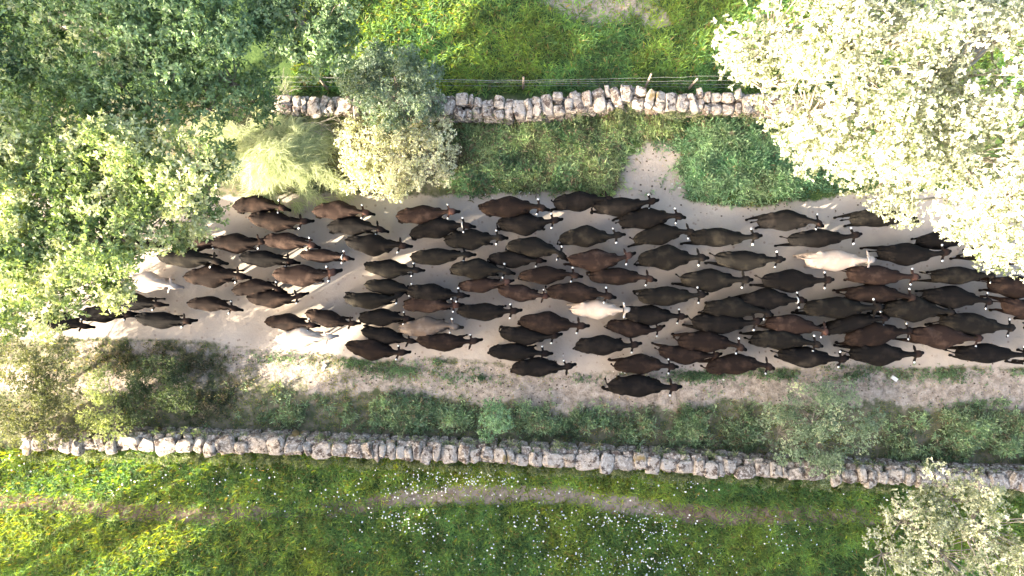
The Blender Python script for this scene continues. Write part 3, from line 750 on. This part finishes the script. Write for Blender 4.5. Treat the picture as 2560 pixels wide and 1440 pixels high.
for i, c in enumerate(C):
    if c[:2] == (302, 702): LAB[i] = 'cream cow half hidden by the left oak branches'
    if c[:2] == (689, 845): LAB[i] = 'sunlit cream cow walking along the lower edge of the track'
    if c[:2] == (2018, 650): LAB[i] = 'cream cow with a grey collar near the right tree'
    if c[:2] == (1432, 773): LAB[i] = 'cream cow with dark muzzle and dark collar amid the herd'
    if c[:2] == (1000, 825): LAB[i] = 'pale greyish tan cow, the only one of that colour'
    if c[:2] == (1525, 965): LAB[i] = 'black cow walking alone on the verge, lowest of the herd'
    if c[:2] == (1853, 750): LAB[i] = 'black cow with a thin white neck strap right of centre'
    if c[:2] == (1028, 580): LAB[i] = 'black cow with a wide pale collar and bell strap'

def build_cow(i, c):
    rx, ry, nx, ny, colr, yaw, ex = c
    r = np.random.default_rng(1000 + i)
    R = W(rx, ry, 1.12); Nn = W(nx, ny, .9); d = Nn - R; d[2] = 0; L = float(np.hypot(d[0], d[1]))
    s = L / 2.40; ang = math.atan2(d[1], d[0])
    loc = R + d / L * 1.03 * s
    hs = float(np.clip(s, .84, 1.02))
    root = empty('cow', (loc[0], loc[1], relief(loc[0], loc[1]) + .002), ang)
    tag(root, LAB[i], 'cow', 'cattle walking along the dirt track')
    k = int(r.integers(len(SHAPES)))
    yw = math.radians(yaw + r.normal(0, 6.0)); bend = float(r.normal(0, .05)); droop = float(r.uniform(-.04, .24))
    me = SHAPES[k].copy(); v = SHV[k]
    flip = r.random() < .5
    v0 = v.copy()
    bw = float(r.uniform(.86, 1.16)); bx = float(r.uniform(-.22, .12))
    v0[:, 1] *= 1 + (bw - 1) * np.exp(-((v[:, 0] - bx) / .42) ** 2) + .04 * float(r.normal())
    nar = float(r.uniform(.90, 1.04)); m_ = v[:, 0] < -.45
    v0[:, 1] *= np.where(m_, 1 + (nar - 1) * sstep(0, .3, -.45 - v[:, 0]), 1)
    v2 = head_warp(v0, yw, bend, droop)
    sc = np.array([s, (s + hs) / 2 * 1.0, hs], dtype=np.float32)
    me.vertices.foreach_set('co', (v2 * sc).astype(np.float32).ravel())
    poll = sstep(.93, 1.0, v[:, 0]) * (1 - sstep(1.12, 1.24, v[:, 0])) * sstep(1.05, 1.2, v[:, 2]) * r.uniform(.3, 1.0)
    muz = sstep(1.14, 1.27, v[:, 0])
    for n_, arr in (('poll', poll), ('muzzle', muz)):
        a = me.attributes.new(n_, 'FLOAT', 'POINT'); a.data.foreach_set('value', arr.astype(np.float32))
    me.materials.clear(); me.materials.append(HIDES[colr]); me.update()
    me.name = 'body'
    obj('body', me, root)
    if colr != 'cream':
        sides = (1, -1) if r.random() < .72 else ((-1,) if r.random() < .8 else (1,))
        for sd in sides:
            dv = head_warp(disc_v(sd) * np.array([1, 1, 1]), yw, bend, droop) * sc
            o = obj('ear_tag', mesh_np('ear_tag', dv, DISC_F, M_white), root)
    if ex:
        cv, cf = collar_v(); cv = head_warp(cv, yw, bend, droop) * sc
        o = obj('collar', mesh_np('collar', cv, cf, {'d': M_leather, 'w': M_greystrap, 't': M_white, 'g': M_greystrap}[ex]), root)
        bmb = bmesh.new(); bmesh.ops.create_cone(bmb, segments=10, radius1=.05, radius2=.035, depth=.1, cap_ends=True, matrix=Matrix.Translation(Vector(head_warp(np.array([[.90, 0, .93]]), yw, bend, droop)[0] * sc)))
        bm_obj('bell', bmb, M_bell, root)
for i, c in enumerate(C): build_cow(i, c)
for me in SHAPES: bpy.data.meshes.remove(me)

# ------------------------------------------------------------------ trees and shrubs
def tree(name, label, cat, blobs, c0, c1, seed, leaf=(.130, .056), per=8, dens=26, sub=0.5, bark=M_bark, trunk_r=.2, mat=M_leaf, trunk_at=None,
         ztop=None, group=None, fill=1.0, c2=None, c2p=0.0, spread=.9, up=.35, flat=.8, skyhole=.12, limbs=True, subcov=1.3, inner=1.0, lw=1.0):
    """blobs: list of (px,py,z,radius_px) - main crown masses given on the plan, at their height z"""
    r = np.random.default_rng(seed)
    B = []
    for (px, py, z, rp) in blobs:
        p = W(px, py, z); B.append((p, rp / S * (H - z) / H))
    if trunk_at is None:
        cen = np.mean([b[0] for b in B], 0)
    else: cen = W(*trunk_at)
    root = empty(name, (float(cen[0]), float(cen[1]), 0)); tag(root, label, cat, group); O = np.array([cen[0], cen[1], 0])
    PP, NN, CC = [], [], []
    subs = []
    for p, R_ in B:
        ns = max(5, int(subcov * 4 * (R_ / sub) ** 2 * .62))
        d = r.normal(0, 1, (ns, 3)); d[:, 2] = np.abs(d[:, 2]) * .9 - .25; d /= np.linalg.norm(d, axis=1)[:, None]
        rr = R_ * (1 - .55 * r.random(ns) ** 2.2) * np.array([1, 1, flat])[None].repeat(ns, 0).T
        c_ = p[None] + d * rr.T - d * sub * .45
        for k in range(ns):
            if r.random() < skyhole: continue
            subs.append((c_[k], sub * r.uniform(.55, 1.25), d[k], p))
    subs = [sb for sb in subs if sb[0][2] > sb[1] * .3]
    for c_, rs, dd, p in subs:
        n = max(4, int(dens * 4 * math.pi * rs * rs * .55 * fill))
        d = r.normal(0, 1, (n, 3)); d = d + dd[None] * .5; d[:, 2] += .35; d /= np.linalg.norm(d, axis=1)[:, None]
        q = rs * (1 - .5 * r.random(n) ** 1.8)
        P = c_[None] + d * q[:, None] * np.array([1, 1, .75]); P += r.normal(0, .03, P.shape)
        t = np.clip(r.normal(.5, .28) + r.normal(0, .18, n), 0, 1)
        cc = lerp3(c0, c1, t)
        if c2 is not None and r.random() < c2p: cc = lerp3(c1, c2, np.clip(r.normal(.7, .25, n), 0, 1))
        keep = P[:, 2] > .04
        PP.append(P[keep]); NN.append(d[keep]); CC.append(cc[keep])
    for p, R_ in B:                       # inner foliage
        n = int(30 * R_ * R_ / (leaf[0] / .085) ** 2 * inner)
        d = r.normal(0, 1, (n, 3)); d /= np.linalg.norm(d, axis=1)[:, None]
        P = p + d * (R_ * .82 * r.random(n)[:, None] ** .4) * np.array([1, 1, .56 * flat]) - np.array([0, 0, R_ * .25 * flat / .8])
        kp = P[:, 2] > .05; PP.append(P[kp]); NN.append(d[kp]); CC.append(lerp3(c0, c1, r.random(n))[kp])
    P = np.concatenate(PP); Nr = np.concatenate(NN); cc = np.concatenate(CC)
    v, cols = leaves(P - O, Nr, per, leaf[0], leaf[1], cc, r, spread, up)
    f = np.arange(len(v)).reshape(-1, 4)
    obj('crown', mesh_np('crown', v, f, mat, cols), root)
    # trunk, limbs, twigs
    Vs, Fs = [], []
    def addt(pts, rads, sides=6):
        a, b = tube_mesh(pts, rads, sides); o_ = len(Vs); Vs.extend(a); Fs.extend([[i + o_ for i in q] for q in b])
    zc = min(b[0][2] - b[1] * .5 for b in B); fork = max(.25, zc * (.62 if zc < 4 else .80))
    fk = Vector((r.normal(0, .15), r.normal(0, .15), fork))
    addt([Vector((0, 0, -.1)), Vector((r.normal(0, .05), 0, fork * .5)), fk], [trunk_r * 1.25, trunk_r, trunk_r * .85], 10)
    for p, R_ in B:
        e = Vector(p - O) - Vector((0, 0, R_ * .45)); m = fk.lerp(e, .5) + Vector(r.normal(0, .18, 3)) * min(1, R_)
        lt = min(1.0, 2.2 / math.sqrt(len(B))); addt([fk, m, e], [trunk_r * .6 * lt, trunk_r * .4 * lt, trunk_r * .2 * lt], 7)
    for j, (c_, rs, dd, p) in enumerate(subs):
        if limbs or j % 3 == 0:
            e = Vector(c_ - O) - Vector((0, 0, rs * .35)); s_ = Vector(p - O) - Vector((0, 0, min(p[2] * .4, .8 * np.linalg.norm(c_ - p)))); m = s_.lerp(e, .55) + Vector(r.normal(0, .08, 3)) - Vector((0, 0, .05))
            addt([s_, m, e, e + Vector(dd) * rs * .6], [trunk_r * .12 * lw, trunk_r * .08 * lw, trunk_r * .04 * lw, .004], 4)
    obj('trunk', mesh_np('trunk', Vs, Fs, bark), root)
    return root

OAK0, OAK1 = (0.078, 0.138, 0.064), (0.295, 0.390, 0.215)
YEL0, YEL1 = (0.110, 0.140, 0.050), (0.270, 0.280, 0.130)
SUNLIT0, SUNLIT1 = (0.230, 0.240, 0.170), (0.730, 0.735, 0.660)  # last pair: leaf tones raised towards white, sun glare painted in

tree('oak_tree', 'large dark green oak crown filling the upper left corner', 'tree',
     [(80, 60, 7, 150), (260, 120, 7.5, 160), (450, 90, 7.5, 170), (560, 190, 7, 120), (120, 230, 6.5, 150), (330, 260, 7, 130), (500, 260, 6.2, 110), (620, 250, 5.5, 80), (-60, 120, 7, 150), (420, -40, 7.5, 160), (200, -30, 7, 150), (30, 300, 6.0, 90)],
     (0.065, 0.125, 0.055), (0.330, 0.445, 0.245), 71, inner=1.2, c2=(.5, .52, .36), c2p=.06, dens=22, sub=.55, trunk_r=.26, trunk_at=(300, 150), skyhole=.10)
tree('oak_tree', 'smaller green oak crown beside the sunny field, left of it', 'tree',
     [(770, 40, 7.1, 120), (800, 130, 6.6, 90), (700, 60, 6.6, 90), (850, 60, 6.6, 60), (660, -30, 7.1, 90)],
     OAK0, OAK1, 72, dens=23, sub=.5, trunk_r=.18, trunk_at=(770, 90))
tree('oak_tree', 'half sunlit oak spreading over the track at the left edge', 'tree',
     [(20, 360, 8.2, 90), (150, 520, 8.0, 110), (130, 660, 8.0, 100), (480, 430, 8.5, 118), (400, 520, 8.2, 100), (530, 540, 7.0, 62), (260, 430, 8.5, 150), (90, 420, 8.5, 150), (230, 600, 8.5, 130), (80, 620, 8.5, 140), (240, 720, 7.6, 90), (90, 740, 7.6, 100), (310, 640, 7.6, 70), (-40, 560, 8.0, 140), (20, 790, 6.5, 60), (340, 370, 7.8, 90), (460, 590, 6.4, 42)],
     (0.090, 0.145, 0.055), (0.330, 0.400, 0.180), 73, inner=2.8, flat=.5, dens=27, sub=.5, trunk_r=.28, trunk_at=(440, 500), c2=(0.62, 0.62, 0.42), c2p=.42, skyhole=.08)  # whitish clumps paint the sunlit leaves into the crown colour
tree('holm_oak_bush', 'grey green bushy holm oak leaning over the upper stone wall', 'bush',
     [(980, 220, 2.2, 105), (1060, 190, 2.2, 60), (900, 200, 2.0, 60), (960, 270, 1.6, 70), (1060, 260, 1.6, 55), (930, 160, 2.2, 50)],
     (0.110, 0.160, 0.105), (0.340, 0.410, 0.310), 74, leaf=(.100, .036), dens=38, sub=.30, trunk_r=.08, bark=M_palebark)
tree('pale_shrub', 'pale cream shrub in the sun above the herd', 'shrub',
     [(980, 400, 1.5, 95), (910, 380, 1.3, 75), (1060, 390, 1.3, 72), (1000, 450, 1.0, 55), (1080, 330, 1.2, 50), (900, 440, .9, 48), (870, 320, 1.0, 36), (1110, 440, .8, 30), (1000, 480, .6, 26), (1125, 390, .9, 26), (950, 310, 1.1, 34)],
     (0.42, 0.40, 0.28), (0.88, 0.86, 0.72), 75, leaf=(.065, .036), dens=46, sub=.22, trunk_r=.06, bark=M_palebark, c2=(.14, .15, .07), c2p=.14)  # cream leaf tones with some darker clumps at random
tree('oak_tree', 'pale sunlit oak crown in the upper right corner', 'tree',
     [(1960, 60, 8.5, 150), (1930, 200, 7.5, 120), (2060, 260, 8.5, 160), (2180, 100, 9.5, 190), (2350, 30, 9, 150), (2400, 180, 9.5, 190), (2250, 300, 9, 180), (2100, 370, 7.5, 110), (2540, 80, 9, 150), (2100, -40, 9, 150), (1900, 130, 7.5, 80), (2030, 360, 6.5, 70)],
     SUNLIT0, SUNLIT1, 76, leaf=(.11, .056), per=10, dens=15, sub=.55, trunk_r=.3, trunk_at=(2300, 180), c2=(0.12, 0.15, 0.06), c2p=.15, skyhole=.13, bark=M_palebark)  # dark clumps paint the shading between the bright leaf masses
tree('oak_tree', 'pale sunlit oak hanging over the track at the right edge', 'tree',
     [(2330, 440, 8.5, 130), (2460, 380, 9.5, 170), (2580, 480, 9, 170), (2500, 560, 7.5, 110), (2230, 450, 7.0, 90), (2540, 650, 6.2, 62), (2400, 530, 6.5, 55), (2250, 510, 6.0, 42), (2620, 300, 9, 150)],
     SUNLIT0, SUNLIT1, 77, leaf=(.11, .056), per=10, dens=15, sub=.5, trunk_r=.25, trunk_at=(2560, 470), c2=(0.12, 0.15, 0.06), c2p=.15, skyhole=.13, bark=M_palebark)  # shaded gaps again painted in as dark clumps
tree('young_oak', 'sparse pale tree with bare forks in the lower right corner', 'tree',
     [(2290, 1320, 4.6, 95), (2400, 1260, 4.8, 75), (2350, 1205, 4.4, 48), (2480, 1340, 5.0, 120), (2380, 1400, 5.2, 110), (2230, 1400, 4.4, 75), (2250, 1262, 4.0, 38), (2580, 1420, 4.9, 100)],
     (0.28, 0.30, 0.19), (0.72, 0.71, 0.58), 78, leaf=(.085, .048), dens=24, sub=.34, trunk_r=.12, trunk_at=(2430, 1520), bark=M_palebark, inner=0.10, lw=1.6, skyhole=.42, c2=(.12, .15, .06), c2p=.2)
tree('thicket_shrub', 'olive thicket over the wall end in the lower left corner', 'shrub',
     [(60, 1000, 1.6, 90), (150, 960, 1.5, 70), (40, 900, 1.6, 70), (130, 1050, 1.5, 62), (20, 1060, 1.6, 60), (160, 880, 1.3, 45)],
     (0.085, 0.10, 0.045), (0.30, 0.30, 0.17), 79, leaf=(.065, .032), dens=52, sub=.28, trunk_r=.05, skyhole=.2, bark=M_palebark, inner=1.3)
tree('thicket_shrub', 'bright yellow green upright shrub by the lower left wall', 'shrub',
     [(255, 970, 1.8, 42), (250, 1030, 1.6, 50), (280, 1075, 1.4, 40), (225, 1070, 1.3, 34), (262, 940, 1.6, 24)],
     (0.18, 0.23, 0.08), (0.48, 0.50, 0.25), 80, leaf=(.06, .03), dens=36, sub=.24, trunk_r=.05, skyhole=.12)
tree('thicket_shrub', 'dark leafy shrub right of the yellow green shrub', 'shrub',
     [(400, 960, .9, 70), (350, 1010, .9, 60), (450, 990, .7, 50), (420, 920, .7, 40), (340, 920, .8, 40)],
     (0.055, 0.085, 0.042), (0.150, 0.185, 0.095), 81, leaf=(.065, .030), dens=50, sub=.28, trunk_r=.05, skyhole=.12, inner=1.4)
tree('round_bush', 'small round fresh green bush above the lower wall', 'bush',
     [(1240, 1040, 1.2, 40), (1225, 1072, 1.0, 28), (1264, 1064, 1.0, 28), (1235, 1012, .9, 24)],
     (0.150, 0.270, 0.150), (0.380, 0.540, 0.340), 82, leaf=(.06, .03), dens=50, sub=.20, trunk_r=.04, skyhole=.02)
tree('grey_shrub', 'airy grey green shrub leaning over the lower wall at right', 'shrub',
     [(2020, 1030, 1.6, 75), (2090, 1010, 1.5, 60), (1960, 1090, 1.4, 70), (2060, 1110, 1.4, 75), (2140, 1080, 1.4, 52), (2060, 970, 1.2, 32), (2110, 980, 1.1, 34), (1930, 1040, 1.0, 36), (2180, 1050, 1.1, 36), (2050, 1170, .9, 40)],
     (0.130, 0.190, 0.120), (0.360, 0.440, 0.300), 83, c2=(.6, .6, .42), c2p=.04, leaf=(.062, .030), dens=46, sub=.26, trunk_r=.06, skyhole=.25, bark=M_palebark, inner=.25)

# wispy broom
def broom():
    r = np.random.default_rng(84); cen = W(690, 370)
    root = empty('broom_bush', (float(cen[0]), float(cen[1]), 0)); tag(root, 'wispy pale yellow green broom bush with trailing strands', 'bush')
    Vs, Cs = [], []
    tufts = []
    for k in range(230):
        px, py = r.normal(690, 62), r.normal(385, 44)
        if r.random() < .28: px, py = r.normal(760, 45), r.normal(350, 45)
        if r.random() < .10: px, py = r.normal(575, 25), r.normal(335, 25)
        q = min(1.2, math.hypot((px - 690) / 130, (py - 385) / 95)); tufts.append((px, py, 1.75 * (1 - .62 * q) * r.uniform(.75, 1.1)))
    for px, py, z0 in tufts:
        n = 90; c = W(px, py, z0) - np.array([cen[0], cen[1], 0])
        aa0 = math.atan2(385 - py - 60, px - 690) + r.normal(0, 1.1)
        p0 = c + r.normal(0, .10, (n, 3)); aa = aa0 + r.normal(0, .42, n)
        d = np.stack([np.cos(aa), np.sin(aa), .15 + r.normal(0, .25, n)], -1)
        L = .24 + .42 * r.random(n); sd = np.stack([-np.sin(aa), np.cos(aa), np.zeros(n)], -1) * .0065
        p1 = p0 + d * (L * .5)[:, None]; aa2 = aa + r.normal(0, .8, n)
        p2 = p1 + np.stack([np.cos(aa2), np.sin(aa2) - .15, -.45 + r.normal(0, .2, n)], -1) * (L * .5)[:, None]
        v = np.stack([p0 - sd, p1 - sd * 1.4, p2, p1 + sd * 1.4], 1)
        Vs.append(v.reshape(-1, 3)); t = np.clip(r.normal(.5, .2) + r.normal(0, .25, n), 0, 1)
        Cs.append(np.repeat(lerp3((.20, .25, .10), (.66, .68, .42), t), 4, 0))
    v = np.concatenate(Vs); v[:, 2] = np.maximum(v[:, 2], .03)
    obj('foliage', mesh_np('foliage', v, np.arange(len(v)).reshape(-1, 4), M_leaf, np.concatenate(Cs)), root)
    TV, TF = [], []
    for k in range(14):
        a = r.random() * 6.28; e = Vector((math.cos(a) * r.uniform(.3, 1.1), math.sin(a) * r.uniform(.3, 1.1), r.uniform(.9, 1.6)))
        A, B_ = tube_mesh([Vector((0, 0, 0)), e * .5 + Vector((0, 0, .1)), e], [.03, .02, .006], 5); o_ = len(TV); TV += A; TF += [[i + o_ for i in q] for q in B_]
    obj('stems', mesh_np('stems', TV, TF, M_bark), root)
broom()

# bare dead branches lying over the upper wall by the broom
def dead_branch():
    r = random.Random(9); o0 = Vector(W(720, 330, .9)); V_, F_ = [], []
    def br(p, d, L, rad, lev):
        pts = [p]; q = p.copy(); dd = d.copy()
        for k in range(4):
            dd = (dd + Vector((r.uniform(-.3, .3), r.uniform(-.3, .3), r.uniform(-.08, .12)))).normalized(); q = q + dd * L / 4; pts.append(q.copy())
        A, B_ = tube_mesh(pts, [rad, rad * .85, rad * .7, rad * .5, rad * .25], 5); o_ = len(V_); V_.extend(A); F_.extend([[i + o_ for i in f] for f in B_])
        if lev:
            for k in (1, 2, 3, 3):
                nd = (dd + Vector((r.uniform(-1, 1), r.uniform(-1, 1), r.uniform(-.1, .3)))).normalized(); br(pts[k], nd, L * .6, rad * .55, lev - 1)
    br(Vector((0, 0, 0)), Vector((.8, .6, .1)).normalized(), 1.6, .028, 2); br(Vector((0, 0, 0)), Vector((-.2, 1, .1)).normalized(), 1.5, .024, 2); br(Vector((0, 0, 0)), Vector((-.5, -.5, -.5)).normalized(), .9, .03, 0)
    o = obj('dead_branch', mesh_np('dead_branch', V_, F_, M_palebark), loc=o0)
    tag(o, 'bare grey dead branch sprawled over the upper stone wall', 'branch')
dead_branch()

# ------------------------------------------------------------------ unseen trees added outside the picture, placed and shaped to shade the track
def shade_tree(x, y, zb, zt, rad, seed, dn=1.0, label='unseen tall oak added beyond the lower meadow to cast shade'):
    r = np.random.default_rng(seed)
    root = empty('oak_tree', (x, y, 0)); tag(root, label, 'tree', 'unseen oaks added around the lane to cast shade')
    n = int(2300 * dn * (rad / 3.5) ** 2 * (zt - zb) / 5)
    k = 26; cs = r.normal(0, 1, (k, 3)); cs /= np.linalg.norm(cs, axis=1)[:, None]; cs *= r.random(k)[:, None] ** .45
    cs = cs * np.array([rad * .85, rad * .85, (zt - zb) * .42]) + np.array([0, 0, (zt + zb) / 2])
    ii = r.integers(k, size=n); d = r.normal(0, 1, (n, 3)); d /= np.linalg.norm(d, axis=1)[:, None]
    P = cs[ii] + d * (rad * .38 * r.random(n)[:, None] ** .5)
    t = r.random(n); v, cols = leaves(P, d, 5, .34, .22, lerp3(OAK0, OAK1, t), r)
    obj('crown', mesh_np('crown', v, np.arange(len(v)).reshape(-1, 4), M_leaf, cols), root)
    Vs, Fs = tube_mesh([Vector((0, 0, -.1)), Vector((.1, 0, zb)), Vector((0, .1, (zb + zt) / 2 + 1))], [.28, .22, .08], 10)
    for c_ in cs[:12]:
        a, b = tube_mesh([Vector((.1, 0, zb * .9)), Vector(c_) * .5 + Vector((.05, 0, zb * .45)), Vector(c_)], [.07, .05, .025], 6); o_ = len(Vs); Vs += a; Fs += [[i + o_ for i in q] for q in b]
    obj('trunk', mesh_np('trunk', Vs, Fs, M_bark), root)
    return root
k = 0
for x in np.arange(-20.1, 14, 3.6):
    shade_tree(float(x), -14.6 - (k % 2) * 2.4, 1.2, (13.8 + (k % 3) * .8) if x < 0 else 7.6, 3.0, 400 + k); k += 1
for x in (-24.5, -28.0):
    shade_tree(x, -15.0 - (k % 2) * 1.5, 8.0, 14.5, 2.6, 400 + k); k += 1
for x, y, zb, zt in ((-31.8, -14.5, 13.2, 17.0), (-28.4, -16, 13.4, 17.6), (-26, -1.5, 11.2, 17.5), (-28, 3.0, 11.2, 17.5)):
    shade_tree(x, y, zb, zt, 3.0, 400 + k, .42 if y < -10 else 1.0, 'unseen tall oak added beyond the left edge to cast shade' if x > -29 else 'unseen tall oak added beyond the lower meadow to cast shade'); k += 1
